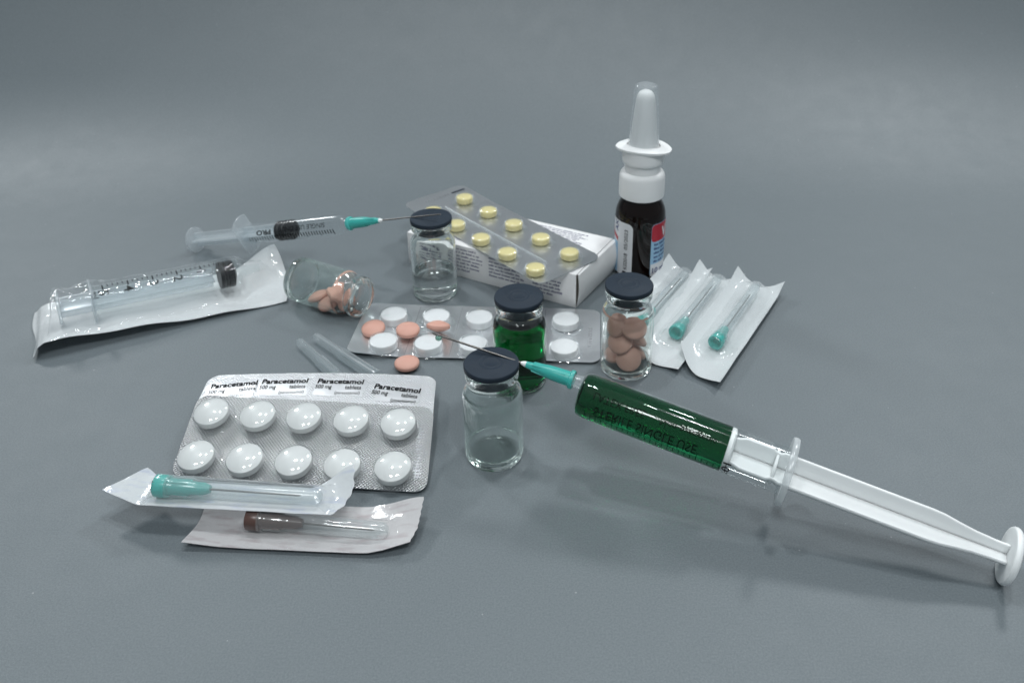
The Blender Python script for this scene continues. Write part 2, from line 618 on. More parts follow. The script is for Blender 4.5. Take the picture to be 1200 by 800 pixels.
# ------------------------------------------------------------------ vials
RB, HG = 1.125, 4.03          # body radius, glass height
OUT = [(0, 0.07), (0.55, 0.06), (0.86, 0.0), (0.98, 0.005), (1.06, 0.045), (1.105, 0.12), (RB, 0.24), (RB, 1.2), (RB, 2.4),
       (RB, 2.80), (1.11, 2.95), (1.065, 3.09), (0.99, 3.21), (0.915, 3.31), (0.875, 3.40), (0.865, 3.50), (0.885, 3.57),
       (0.94, 3.61), (0.985, 3.66), (1.0, 3.73), (1.0, 3.93), (0.985, 3.99), (0.95, HG)]
INN = [(0.66, HG), (0.63, 3.98), (0.62, 3.6), (0.64, 3.42), (0.72, 3.28), (0.86, 3.12), (0.955, 2.96), (1.005, 2.80), (1.015, 2.6),
       (1.015, 1.0), (1.01, 0.42), (0.97, 0.27), (0.86, 0.19), (0.6, 0.20), (0.3, 0.25), (0, 0.27)]
_glass_me = None


def vial_glass(parent):
    global _glass_me
    if _glass_me is None:
        o_ = obj('glass_body', lathe(OUT + INN, 72), 'glass', parent)
        _glass_me = o_.data
        return o_
    o_ = bpy.data.objects.new('glass_body', _glass_me)
    sc.collection.objects.link(o_)
    o_.parent = parent
    return o_


_wall_me = None


def vial_glass_thin(parent):
    """The same vial; its thin side wall passes light straight, base, shoulder and lip refract."""
    global _wall_me
    if _wall_me is None:
        fine = []
        for (r0, z0), (r1, z1) in zip((OUT + INN)[:-1], (OUT + INN)[1:]):
            fine.append((r0, z0))
            for zc in (0.44, 3.0):
                if (z0 - zc) * (z1 - zc) < 0:
                    fine.append((r0 + (r1 - r0) * (zc - z0) / (z1 - z0), zc))
        fine.append(INN[-1])
        o_ = obj('glass_body', lathe(fine, 72), 'glass', parent)
        o_.data.materials.append(M['glass_wall'])
        for p_ in o_.data.polygons:
            z = p_.center.z / U
            if 0.44 < z < 3.0:
                p_.material_index = 1
        _wall_me = o_.data
        return o_
    o_ = bpy.data.objects.new('glass_body', _wall_me)
    sc.collection.objects.link(o_)
    o_.parent = parent
    return o_


_stop_me = None


def vial_stopper(parent):
    global _stop_me
    top = HG + 0.245
    if _stop_me is None:
        pr_ = [(0, 3.45), (0.50, 3.45), (0.58, 3.52), (0.615, 3.62), (0.615, HG + 0.004), (0.99, HG + 0.004), (1.02, HG + 0.03),
               (1.025, top - 0.05), (1.005, top - 0.012), (0.97, top),
               (0.50, top), (0.485, top + 0.012), (0.465, top + 0.012), (0.45, top), (0.32, top), (0.305, top + 0.012),
               (0.285, top + 0.012), (0.27, top), (0, top)]
        o_ = obj('rubber_stopper', lathe(pr_, 72), 'stopper', parent, sharp=50)
        _stop_me = o_.data
        return o_
    o_ = bpy.data.objects.new('rubber_stopper', _stop_me)
    sc.collection.objects.link(o_)
    o_.parent = parent
    return o_


def r_at(level):
    return interp(level, [(z, r) for r, z in reversed(INN)][1:])


def filled_vial(parent, level, name, top_mat, wall_mat):
    """Glass without its inner wall below the level, and the liquid closing it: one true interface each."""
    wet = [(r, z) for r, z in INN if z < level]
    dry = [(r, z) for r, z in INN if z >= level]
    rl = r_at(level)
    obj('glass_body', lathe(OUT + dry + [(rl, level)], 72), 'glass', parent)
    wall = [(rl, level)] + wet
    top = [(rl, level), (rl - 0.03, level - 0.025), (rl - 0.09, level - 0.04), (rl - 0.2, level - 0.047), (0, level - 0.048)]
    wv, wf = lathe(list(reversed(wall)), 72)
    tv, tf = lathe(top, 72)
    o_ = obj(name, join((wv, wf), (tv, tf)), wall_mat, parent, sharp=60)
    o_.data.materials.append(M[top_mat])
    rim = (level - 0.0495) * U
    for p_ in o_.data.polygons:
        if min(o_.data.vertices[v].co.z for v in p_.vertices) > rim - 1e-6:
            p_.material_index = 1
    return o_


g_v = 'glass vials with dark rubber stoppers'
v1 = thing('glass_vial', 'empty clear glass vial with dark stopper under the big green syringe needle', 'vial', (-1.713, 27.285, 0), 0.3, g_v)
vial_glass_thin(v1)
vial_stopper(v1)
v2 = thing('glass_vial', 'stoppered glass vial part filled with clear liquid in front of white carton', 'vial', (-5.171, 39.532, 0), 1.3, g_v)
filled_vial(v2, 1.42, 'clear_liquid', 'water', 'water_wall')
vial_stopper(v2)
v3 = thing('glass_vial', 'stoppered glass vial filled with dark green liquid behind the empty vial', 'vial', (-0.766, 32.0, 0), 2.1, g_v)
filled_vial(v3, 3.10, 'green_liquid', 'green_liquid', 'green_wall')
vial_stopper(v3)
v4 = thing('glass_vial', 'stoppered glass vial holding pink tablets beside the wrapped needles', 'vial', (3.884, 32.878, 0), 0.7, g_v)
vial_glass_thin(v4)
vial_stopper(v4)
dirv = Vector((math.cos(math.radians(-28)), math.sin(math.radians(-28)), 0))
mo = Vector((-8.43, 37.23, 1.13))
zc = dirv
xc = Vector((0, 0, 1))
yc = zc.cross(xc)
v5 = thing('glass_vial', 'open glass vial lying on its side spilling pink tablets, no stopper', 'vial', mo - dirv * 4.03,
           mat=Matrix((xc, yc, zc)).transposed().to_4x4(), group='glass vials with dark rubber stoppers')
v5['group'] = 'glass vial without a stopper'
vial_glass_thin(v5)

# ------------------------------------------------------------------ pink tablets
PR, PT = 0.545, 0.26


def pill_profile(R, T, band):
    pts = [(0, -T)]
    for a in lin(0, 1, 9)[1:]:
        r = R * math.sin(a * math.pi / 2) if a < 1 else R
        r = R * a
        z = -band - (T - band) * (1 - a ** 2.0)
        pts.append((r, z))
    pts[-1] = (R, -band)
    up = [(r, -z) for r, z in reversed(pts)]
    return pts + [(R * 1.012, -band * 0.5), (R * 1.012, band * 0.5)] + up


_pink = None


def pink_tablet(loc, tilt, az, label, group):
    """tilt degrees away from flat, leaning towards azimuth az (degrees)."""
    global _pink
    if _pink is None:
        o_ = obj('pink_tablet', lathe(pill_profile(PR, PT, 0.075), 40), 'pink', sharp=60)
        _pink = o_.data
    else:
        o_ = bpy.data.objects.new('pink_tablet', _pink)
        sc.collection.objects.link(o_)
    a = math.radians(az)
    nrm = Vector((math.sin(math.radians(tilt)) * math.cos(a), math.sin(math.radians(tilt)) * math.sin(a), math.cos(math.radians(tilt))))
    o_.rotation_mode = 'QUATERNION'
    o_.rotation_quaternion = nrm.to_track_quat('Z', 'Y')
    o_.location = Vector(loc) * U
    return tag(o_, label, 'tablet', group)


pink_tablet((-5.80, 32.97, 0.265), 0, 0, 'pink tablet lying alone on the grey table in front of the white strip', 'loose pink tablets')
pink_tablet((-7.68, 35.55, 0.44), 9, 250, 'leftmost pink tablet lying on the strip of white tablets', 'loose pink tablets')
pink_tablet((-6.05, 35.42, 0.42), 5, 300, 'middle pink tablet lying between white tablets on the strip', 'loose pink tablets')
pink_tablet((-4.62, 35.42, 0.62), 24, 80, 'pink tablet at the big needle tip, tipped against a white tablet', 'loose pink tablets')
vx, vy = 3.884, 32.878
gin = 'pink tablets inside the upright vial'
camaz = math.degrees(math.atan2(-vy, -vx))
for (lx, ly, lz, tl, az, lab) in (
        (0.06, -0.40, 0.74, 58, -96, 'lowest pink tablet in the stoppered vial, facing the camera'),
        (-0.42, 0.32, 0.56, 22, 200, 'pink tablet low at the left back inside the stoppered vial'),
        (0.44, 0.34, 0.66, 50, 30, 'pink tablet low at the right back inside the stoppered vial'),
        (-0.30, -0.14, 1.46, 42, -120, 'pink tablet at mid height left inside the stoppered vial'),
        (0.42, 0.22, 1.42, 40, 20, 'pink tablet at mid height right inside the stoppered vial'),
        (-0.44, 0.18, 2.14, 58, -150, 'upper left pink tablet leaning inside the stoppered vial'),
        (0.27, -0.20, 2.18, 30, -85, 'topmost pink tablet at the right inside the stoppered vial')):
    pink_tablet((vx + lx, vy + ly, lz), tl, az, lab, gin)
vb = mo - dirv * 4.03
gly = 'pink tablets inside the lying vial'
side = Vector((-dirv.y, dirv.x, 0))
for (t_, s2, z_, tl, az, lab) in (
        (1.35, -0.10, 0.52, 26, 150, 'pink tablet nearest the base inside the lying vial'),
        (2.15, -0.30, 0.46, 18, 210, 'pink tablet lying flat on the near wall of the lying vial'),
        (2.20, 0.52, 0.62, 36, 250, 'pink tablet at the far wall inside the lying vial'),
        (2.62, -0.22, 0.98, 40, 20, 'topmost pink tablet heaped near the neck of the lying vial'),
        (2.96, 0.10, 0.56, 64, 335, 'pink tablet standing at the shoulder of the lying vial')):
    pt = vb + dirv * t_ + side * s2
    pink_tablet((pt.x, pt.y, z_), tl, az, lab, gly)


# ------------------------------------------------------------------ blister packs
def tablet_profile(R, T, edge):
    return [(0, 0), (R - edge, 0), (R - edge * 0.3, edge * 0.3), (R, edge), (R, T - edge), (R - edge * 0.3, T - edge * 0.3),
            (R - edge, T), (R * 0.5, T + edge * 0.35), (0, T + edge * 0.5)]


def repeat(me_obj, spots, parent):
    """First one exists already; the others share its mesh."""
    me_obj.location = Vector(spots[0]) * U
    for s in spots[1:]:
        c = me_obj.copy()
        sc.collection.objects.link(c)
        c.parent = parent
        c.location = Vector(s) * U


# strip of flat white tablets, foil down, clear side up
b1 = thing('tablet_blister', 'clear and silver blister strip of flat white tablets lying behind the green vial', 'blister pack',
           (-2.82, 35.72, 0), math.radians(-4.0))


def z_white(x, y):
    return 0.10 + 0.05 * noise.noise(Vector((x * 0.35, y * 0.4, 1.7))) + 0.16 * sstep(3.2, 5.8, -x) * sstep(-2.4, 0.5, -y) + 0.05 * sstep(1.2, 2.3, -y)


obj('foil_sheet', rounded_sheet(11.5, 4.5, 0.45, z_white, 0.03), 'foil_smooth', b1)
cols = [-4.12, -2.06, 0.0, 2.06, 4.12]
spots = [(x, y, z_white(x, y) + 0.015) for y in (0.70, -1.58) for x in cols]
t0 = obj('tablet', lathe(tablet_profile(0.63, 0.40, 0.06), 44), 'white_tablet', b1)
repeat(t0, spots, b1)
k0 = obj('blister_pocket', lathe([(0.86, 0.0), (0.76, 0.015), (0.71, 0.06), (0.685, 0.20), (0.675, 0.42), (0.64, 0.475), (0.55, 0.49), (0, 0.50)], 44), 'pocket', b1)
repeat(k0, [(x, y, z - 0.005) for x, y, z in spots], b1)
for sx in (-3.09, -1.03, 1.03, 3.09):          # pressed tear lines between the pairs
    obj('tear_line', grid(lin(-2.1, 2.1, 15), [-0.015, 0.015], lambda u, v, sx=sx: (sx + v, u, z_white(sx, u) + 0.006)), 'foil_flat', b1)
obj('embossed_code', join(*[box((5.28, -0.9 + k * 0.2, z_white(5.28, -0.9 + k * 0.2) + 0.01), (0.18, 0.07 + 0.05 * (k % 3), 0.02)) for k in range(8)]), 'foil_flat', b1, False)

# paracetamol blister lying face down: printed foil up
b2 = thing('tablet_blister', 'silver paracetamol blister with printed foil side up, under the front blister', 'blister pack',
           (-9.17, 29.18, 0), math.radians(-1.2))


def z_low(x, y):
    return 0.70 + 0.16 * (1 - (x / 4.95) ** 2) * sstep(-0.6, 1.6, y) - 0.40 * sstep(0.6, -2.3, y) + 0.015 * noise.noise(Vector((x * 1.3, y * 1.2, 0.3)))


obj('foil_sheet', xf(rounded_sheet(9.68, 3.7, 0.5, lambda x, y: z_low(x, y + 0.45), 0.03), lambda v: Vector((v.x - 0.06 * (v.y - 1.4), v.y + 0.45, v.z))), 'foil_back', b2)
pk = obj('blister_pocket', lathe([(0.83, 0.66), (0.76, 0.62), (0.73, 0.55), (0.70, 0.30), (0.60, 0.16), (0.3, 0.10), (0, 0.09)], 40), 'pocket', b2)
tb = obj('tablet', lathe(pill_profile(0.66, 0.25, 0.12), 40), 'milk_tablet', b2)
sp = [(x, 1.1, 0.0 + 0.10 * (1 - (x / 4.95) ** 2)) for x in (-3.7, -1.85, 0, 1.85, 3.7)]
repeat(pk, sp, b2)
repeat(tb, [(x, y, z + 0.38) for x, y, z in sp], b2)
txt = []
for x0, y0, rot in ((-4.52, 1.34, 0.10), (-2.42, 1.56, 0.02), (-0.08, 1.58, -0.02), (2.34, 1.30, -0.12)):
    for (s, dx_, dy_, size, wd, bold) in (('Paracetamol', 0, 0, 0.43, 1.92, 0.028), ('500 mg', -0.02, -0.34, 0.33, 0.68, 0.006),
                                          ('tableta', 1.22, -0.34, 0.33, 0.68, 0.006), ('(paracetamol)', 0.86, -0.66, 0.25, 1.04, -0.004)):
        t = text2d(s, size, wd, bold)
        txt.append(lay(t, lambda x, y, x0=x0, y0=y0, dx_=dx_, dy_=dy_, rot=rot: (
            x0 + dx_ + x - rot * (dy_ + y), y0 + dy_ + y + rot * (x + dx_), z_low(x0 + dx_ + x, y0 + dy_ + y) + 0.022)))
obj('printed_lettering', join(*txt), 'ink', b2, False)
for x0, wd, y0 in ((-3.66, 1.9, 1.2), (-1.45, 1.9, 1.45), (0.95, 1.9, 1.42), (3.35, 1.7, 1.15)):      # smooth pressed panels behind the print
    obj('pressed_panel', grid(lin(-wd / 2 - 0.08, wd / 2 + 0.08, 13), lin(-0.62, 0.36, 7), lambda u, v, x0=x0, y0=y0: (
        x0 + u + 0.06 * math.sin(v * 6 + x0), y0 + v + 0.04 * math.sin(u * 5), z_low(x0 + u, y0 + v) + 0.008)), 'foil_panel', b2)

# paracetamol blister on top of it, tablets up
b3_yaw, b3_tilt = math.radians(-5.6), math.radians(11.7)
ex = Vector((math.cos(b3_yaw), math.sin(b3_yaw), 0))
ey = Vector((-math.sin(b3_yaw) * math.cos(b3_tilt), math.cos(b3_yaw) * math.cos(b3_tilt), math.sin(b3_tilt)))
b3 = thing('tablet_blister', 'silver knurled blister with ten round white tablets facing up, at the front', 'blister pack',
           (-8.96, 27.46, 0.59), mat=Matrix((ex, ey, ex.cross(ey))).transposed().to_4x4())


def z_up(x, y):
    return 0.02 * math.cos(x * 0.9) + 0.03 * sstep(2.5, 4.8, -x)


def skew(VF):
    return xf(VF, lambda v: Vector((v.x - 0.11 * v.y, v.y, v.z)))


obj('foil_sheet', skew(rounded_sheet(9.72, 3.95, 0.5, z_up, 0.035)), 'foil_knurl', b3)
sp = []
rng = random.Random(21)
for y, xo in ((0.80, -0.25), (-1.27, -0.03)):
    for k in range(5):
        sp.append((xo + (k - 2) * 1.87, y, z_up(xo + (k - 2) * 1.87, y)))
pk = obj('blister_pocket', lathe([(0.84, 0.004), (0.80, 0.03), (0.755, 0.08), (0.735, 0.22), (0.72, 0.42), (0.68, 0.50), (0.56, 0.595), (0.36, 0.665), (0.18, 0.69), (0, 0.695)], 48), 'pocket', b3)
tb = obj('tablet', lathe(pill_profile(0.665, 0.33, 0.13), 48), 'milk_tablet', b3)
repeat(pk, sp, b3)
repeat(tb, [(x + rng.uniform(-.02, .02), y - 0.015 + rng.uniform(-.02, .02), z + 0.337) for x, y, z in sp], b3)
obj('embossed_strip', grid(lin(4.22, 4.62, 5), lin(-1.5, 1.0, 9), lambda u, v: (u - 0.11 * v, v, z_up(u, v) + 0.012)), 'foil_knurl', b3)
rng = random.Random(5)
obj('embossed_code', join(*[box((4.42 - 0.11 * y + rng.uniform(-.03, .03), y, z_up(4.42, y) + 0.016), (0.2, rng.uniform(0.03, 0.09), 0.014)) for y in lin(-1.35, 0.85, 17)]), 'foil_flat', b3, False)


# ------------------------------------------------------------------ carton and yellow tablets
cy_ = math.atan2(37.88 - 42.68, 1.90 + 6.90)
ct = thing('carton', 'white cardboard medicine carton with fine print, lying under the yellow tablet blister', 'carton', (-6.90, 42.68, 0), cy_)
CL, CW, CH, TH = 10.0, 4.35, 1.86, 0.045
obj('top_panel', bevel(box((CL / 2, CW / 2, CH - TH / 2), (CL, CW, TH)), 0.012), 'card', ct)
obj('bottom_panel', box((CL / 2, CW / 2, 0.005 + TH / 2), (CL, CW - 0.02, TH)), 'card', ct, False)
obj('side_panel', bevel(box((CL / 2, TH / 2, CH / 2), (CL, TH, CH - 0.03)), 0.012), 'card', ct)
obj('side_panel', bevel(box((CL / 2, CW - TH / 2, CH / 2), (CL, TH, CH - 0.03)), 0.012), 'card', ct)
obj('end_panel', bevel(box((TH, CW / 2, CH / 2), (TH, CW - 0.12, CH - 0.12)), 0.012), 'card', ct)
obj('end_panel', box((-0.07, CW / 2 + 0.1, CH / 2 - 0.05), (0.03, CW - 0.3, CH - 0.2)), 'card_inside', ct, False)
obj('dust_flap', box((CL - 0.12, 0.95, CH / 2), (TH, 1.7, CH - 0.16)), 'card_inside', ct, False)
# the tuck flap at the far end bulges out from the body
obj('tuck_flap', grid(lin(0, 1, 13), lin(0, 1, 9), lambda u, v: (
    CL + 0.07 + 0.30 * math.sin(math.pi * v * 0.9) * (0.35 + 0.65 * u) + 0.10 * u - 0.05 * (1 - v), 0.02 + u * (CW - 0.02), 0.03 + v * (CH - 0.05)), 0.0), 'card', ct)
obj('tuck_flap_fold', grid(lin(0, 1, 9), lin(0, 1, 4), lambda u, v: (CL + 0.03 + v * (0.09 + 0.14 * u), 0.1 + u * (CW - 0.12), CH - 0.012 - v * 0.03)), 'card', ct)
rng = random.Random(11)
fs = lambda x, y: (x, -0.004, y)
ft = lambda x, y: (x, y, CH + 0.004)
obj('printed_lines', join(print_lines(0.5, 1.50, 1.8, 6, 0.2, 0.11, rng, fs), print_lines(2.75, 1.60, 2.0, 7, 0.2, 0.11, rng, fs),
                          print_lines(5.05, 1.52, 2.2, 6, 0.2, 0.12, rng, fs), print_lines(7.6, 1.55, 1.65, 7, 0.2, 0.12, rng, fs)), 'blue_ink', ct, False)
obj('printed_lines', join(print_lines(4.9, 3.95, 4.3, 10, 0.19, 0.11, rng, ft, 0.2), print_lines(0.5, 3.9, 3.8, 8, 0.19, 0.11, rng, ft, 0.2),
                          print_lines(0.5, 2.0, 8.8, 9, 0.19, 0.11, rng, ft, 0.15)), 'blue_ink', ct, False)

b4 = thing('tablet_blister', 'blister of yellow tablets lying askew on the white carton', 'blister pack', (-2.14, 42.68, 1.885), math.radians(-49.3))


def z_yel(x, y):
    return 0.055 + 0.12 * sstep(2.5, 6.0, -x) + 0.02 * noise.noise(Vector((x * 0.5, y * 0.5, 4.0)))


obj('foil_sheet', rounded_sheet(11.8, 4.15, 0.55, z_yel, 0.03), 'foil_yellow', b4)
sp = [(-3.85 + k * 2.18, 0.78, 0) for k in range(5)] + [(4.92 - k * 2.14, -1.52, 0) for k in range(5)]
sp = [(x, y, z_yel(x, y) + 0.015) for x, y, _ in sp]
ty = obj('tablet', lathe([(0, 0), (0.40, 0), (0.455, 0.05), (0.465, 0.09), (0.465, 0.30), (0.445, 0.345), (0.39, 0.38), (0.2, 0.405), (0, 0.41)], 40), 'yellow_tablet', b4)
repeat(ty, sp, b4)
pk = obj('blister_pocket', lathe([(0.72, 0.0), (0.60, 0.02), (0.55, 0.08), (0.52, 0.30), (0.49, 0.41), (0.42, 0.45), (0.2, 0.465), (0, 0.47)], 40), 'pocket', b4)
repeat(pk, [(x, y, z - 0.006) for x, y, z in sp], b4)
ridge = lathe([(0, 0), (0.05, 0.04), (0.055, 0.5), (0.055, 8.1), (0.05, 8.56), (0, 8.6)], 10)
obj('stiffening_rib', xf(along(ridge, (-4.1, -0.40, 0.09), (4.45, -0.40, 0.075)), lambda v: v), 'milky', b4)
obj('embossed_code', join(*[box((-5.25, -0.9 + k * 0.19, z_yel(-5.25, 0) + 0.012), (0.16, 0.05 + 0.05 * (k % 2), 0.02)) for k in range(9)]), 'foil_flat', b4, False)
obj('pressed_slot', bevel(box((-5.25, 1.35, z_yel(-5.25, 1) + 0.006), (0.14, 0.9, 0.014)), 0.005), 'stopper', b4)

# ------------------------------------------------------------------ nasal spray bottle
BX, BY, BR_ = 5.357, 41.69, 1.285
face = math.atan2(-BY, -BX)
sb = thing('spray_bottle', 'dark brown nasal spray bottle with white pump and clear cap', 'bottle', (BX, BY, 0), face)
obj('bottle_body', lathe([(0, 0.06), (0.9, 0.0), (1.15, 0.01), (1.25, 0.07), (BR_, 0.18), (BR_, 3.30), (1.27, 3.52), (1.22, 3.74), (1.13, 3.96),
                          (1.02, 4.14), (0.93, 4.3), (0.9, 4.6), (0, 4.6)], 72), 'amber', sb)
obj('screw_collar', lathe([(0.92, 4.40), (1.11, 4.40), (1.14, 4.43), (1.15, 4.6), (1.145, 5.45), (1.12, 5.58), (1.06, 5.68), (0.97, 5.72), (0.90, 5.74), (0, 5.74)], 72), 'spray_plastic', sb)
ribs = []
obj('pump_skirt', lathe([(0.90, 5.70), (0.905, 6.12), (0.92, 6.2), (1.0, 6.22), (1.03, 6.26), (1.04, 6.4), (1.035, 6.95), (0.9, 7.0), (0, 7.0)], 72), 'spray_plastic', sb)
fl = []
for k in range(96):
    a = 2 * math.pi * k / 96
    # leaf-shaped finger flange, pointed to the left and right with rounded tips
    RV, CV = 1.56, 0.46
    ca, sa = abs(math.cos(a)), abs(math.sin(a))
    r = -CV * ca + math.sqrt(RV * RV - CV * CV * sa * sa)
    r = min(r, 1.40)
    fl.append((r * math.cos(a), r * math.sin(a)))
fv = []
ff = []
lev = [(0.86, -0.16), (0.97, -0.11), (1.0, -0.04), (0.995, 0.02), (0.90, 0.055), (0.6, 0.14)]
for sc2, z in lev:
    fv += [(x * sc2, y * sc2, 7.0 + z - 0.22 * ((y / 1.4) ** 2) * 0.5 + 0.05) for x, y in fl]
for i in range(len(lev) - 1):
    for k in range(96):
        k2 = (k + 1) % 96
        ff.append((i * 96 + k, i * 96 + k2, (i + 1) * 96 + k2, (i + 1) * 96 + k))
fv2 = xf((fv, ff), lambda v: Matrix.Rotation(math.radians(-14), 3, 'Z') @ v)
obj('finger_flange', fv2, 'spray_plastic', sb)
obj('nozzle', lathe([(0.80, 7.04), (0.72, 7.12), (0.69, 7.3), (0.66, 7.6), (0.60, 8.2), (0.53, 8.9), (0.46, 9.45), (0.43, 9.62), (0.37, 9.76), (0.27, 9.86), (0.14, 9.91), (0, 9.92)], 56), 'spray_plastic', sb)
obj('clear_cap', lathe([(0.76, 7.16), (0.755, 7.4), (0.70, 8.2), (0.63, 9.2), (0.575, 9.95), (0.56, 10.08), (0.52, 10.16), (0.44, 10.2), (0.36, 10.185), (0.2, 10.19), (0, 10.2)], 56), 'spray_cap', sb)


def bottle_at(phi, z, off=0.012):
    a = math.radians(phi)          # 0 faces the camera, positive is to the right in the picture
    return ((BR_ + off) * math.cos(a), (BR_ + off) * math.sin(a), z)


def lab_patch(p0, p1, z0, z1, off, rc0=0.0, rc1=0.0):
    def fn(u, v):
        a = p0 + (p1 - p0) * u
        z = z0 + (z1 - z0) * v
        ed0 = (a - p0) * math.pi / 180 * BR_
        ed1 = (p1 - a) * math.pi / 180 * BR_
        top, bot = z1, z0
        for ed, rc in ((ed0, rc0), (ed1, rc1)):
            if rc and ed < rc:
                ins = rc - math.sqrt(max(0, rc * rc - (rc - ed) ** 2))
                top -= ins
                bot += ins
        return bottle_at(a, bot + (top - bot) * v, off)
    return grid([0, .01, .02, .035, .055, .08] + lin(0.12, 0.88, 20) + [.92, .945, .965, .98, .99, 1], lin(0, 1, 6), fn)


LW = obj('side_label', lab_patch(-150, -15, 0.22, 3.22, 0.008, 0, 0.3), 'label_white', sb)
obj('label_artwork', lab_patch(-150, -57, 0.24, 2.0, 0.014), 'label_blue', LW)
obj('label_artwork', xf(lab_patch(-150, -57, 2.05, 2.28, 0.017), lambda v: Vector((v.x, v.y, v.z + 0.25 * (-math.degrees(math.atan2(v.y, v.x)) - 57) / 30))), 'label_red', LW)


def vert_text(s, size, wd, phi, z0, bold=0.0):
    t = text2d(s, size, wd, bold)
    # reads upwards: letters' tops point left in the picture
    return lay(t, lambda x, y: bottle_at(phi - math.degrees(y / BR_), z0 + x, 0.02))


obj('printed_lettering', join(vert_text('K02018', 0.30, 0.92, -27, 0.60, 0.004), vert_text('05/2023', 0.30, 1.12, -27, 1.74, 0.0)), 'ink', LW, False)
obj('label_artwork', lab_patch(-38.5, -28.5, 0.26, 0.48, 0.018), 'ink', LW)
obj('printed_lettering', vert_text('AX', 0.42, 0.62, -57, 2.58, 0.02), 'navy', LW, False)
RW = obj('front_label', lab_patch(28, 165, 0.22, 3.22, 0.008, 0.2, 0), 'label_blue', sb)
obj('label_artwork', lab_patch(28.4, 165, 2.22, 3.20, 0.014, 0.2, 0), 'label_red', RW)
obj('label_artwork', lab_patch(29, 165, 0.26, 0.95, 0.013), 'label_white', RW)


def horiz(s, size, wd, phi, z0, bold=0.0):
    t = text2d(s, size, wd, bold)
    return lay(t, lambda x, y: bottle_at(phi + math.degrees(x / BR_), z0 + y, 0.022))


obj('printed_lettering', horiz('V', 0.8, 0.5, 58, 2.38, 0.04), 'label_white', RW, False)
obj('printed_lettering', horiz('10 ml', 0.42, 0.9, 34, 0.42, 0.02), 'navy', RW, False)
rng = random.Random(3)
obj('printed_lines', print_lines(0, 0, 1.4, 5, 0.24, 0.13, rng, lambda x, y: bottle_at(36 + math.degrees(x / BR_), 2.0 + y, 0.02)), 'navy', RW, False)


# ------------------------------------------------------------------ syringes
def frame_of(ax):
    ax = Vector(ax).normalized()
    e1 = ax.cross(Vector((0, 0, 1))).normalized()
    e2 = e1.cross(ax)
    return Matrix((-e1, e2, ax)).transposed().to_4x4()


def on_barrel(R, ang, z):
    a = math.radians(ang)
    return (R * math.cos(a), R * math.sin(a), z)


def rib_plate(pts, th, axis):
    """Flat rib from its half-width outline (z, halfwidth) across local X or Y."""
    poly = [(w_, z) for z, w_ in pts] + [(-w_, z) for z, w_ in reversed(pts)]
    V, F = bevel(extrude(poly, -th / 2, th / 2), min(0.03, th * 0.35), 3)
    if axis == 'x':
        return [(x, z, y) for x, y, z in V], [tuple(reversed(f)) for f in F]
    return [(z, x, y) for x, y, z in V], F


axf = Vector((-0.91531147, 0.36600446, 0.16806443))
s1 = thing('syringe', 'large syringe full of green liquid with white plunger, needle resting on empty vial', 'syringe',
           (15.037, 21.113, 0.936), mat=frame_of(axf))
BAR = 0.83
obj('barrel', join(lathe([(BAR + 0.03, 7.20), (BAR + 0.005, 7.5), (BAR, 7.7), (BAR, 14.45), (BAR - 0.02, 14.62), (BAR - 0.09, 14.72), (BAR - 0.2, 14.76), (0, 14.77)], 64),
                   ([], [])), 'barrel', s1)
obj('nozzle', move(lathe([(0.34, 14.74), (0.26, 14.80), (0.225, 14.95), (0.20, 15.75)], 32), (0, 0.455, 0)), 'milky', s1)
obj('finger_flange', lathe([(BAR + 0.0, 7.08), (1.1, 7.08), (1.18, 7.10), (1.20, 7.16), (1.20, 7.24), (1.18, 7.30), (1.1, 7.32), (BAR + 0.03, 7.32)], 72), 'milky_dense', s1)
ribpts = [(0.1, 0.42), (0.6, 0.43), (1.2, 0.48), (1.75, 0.58), (2.2, 0.68), (2.6, 0.71), (7.42, 0.73), (7.56, 0.66), (7.70, 0.66), (7.84, 0.75), (8.75, 0.75), (8.95, 0.66), (9.1, 0.62)]
obj('plunger_rod', join(rib_plate([(z, w_ * 1.02) for z, w_ in ribpts], 0.13, 'x'), rib_plate(ribpts, 0.10, 'y')), 'white_plastic', s1)
obj('plunger_head', lathe([(0, 9.1), (0.62, 9.1), (0.72, 9.14), (0.775, 9.18), (0.775, 9.30), (0.76, 9.32), (0, 9.33)], 56), 'white_plastic', s1)
obj('plunger_collar', lathe([(0, 7.60), (0.60, 7.60), (0.62, 7.62), (0.62, 7.68), (0.6, 7.7), (0, 7.7)], 48), 'white_plastic', s1)
obj('thumb_rest', lathe([(0, -0.14), (0.82, -0.14), (0.91, -0.10), (0.945, -0.03), (0.945, 0.04), (0.91, 0.10), (0.82, 0.12), (0, 0.12)], 72), 'white_plastic', s1)
obj('green_liquid', lathe([(0, 9.335), (0.79, 9.335), (0.80, 9.36), (0.80, 14.50), (0.74, 14.68), (0.62, 14.74), (0, 14.745)], 64), 'green_liquid_syringe', s1)


def bar_text(R, s, size, wd, ang, z_left, bold=0.01, flip=True, rot=False):
    """Along the barrel; picture left is +z here. flip: top-to-bottom mirrored, as seen through the liquid."""
    t = text2d(s, size, wd, bold)
    return lay(t, lambda x, y: on_barrel(R + 0.006, ang - math.degrees(y / R) if flip else ang + math.degrees(y / R), z_left - x))


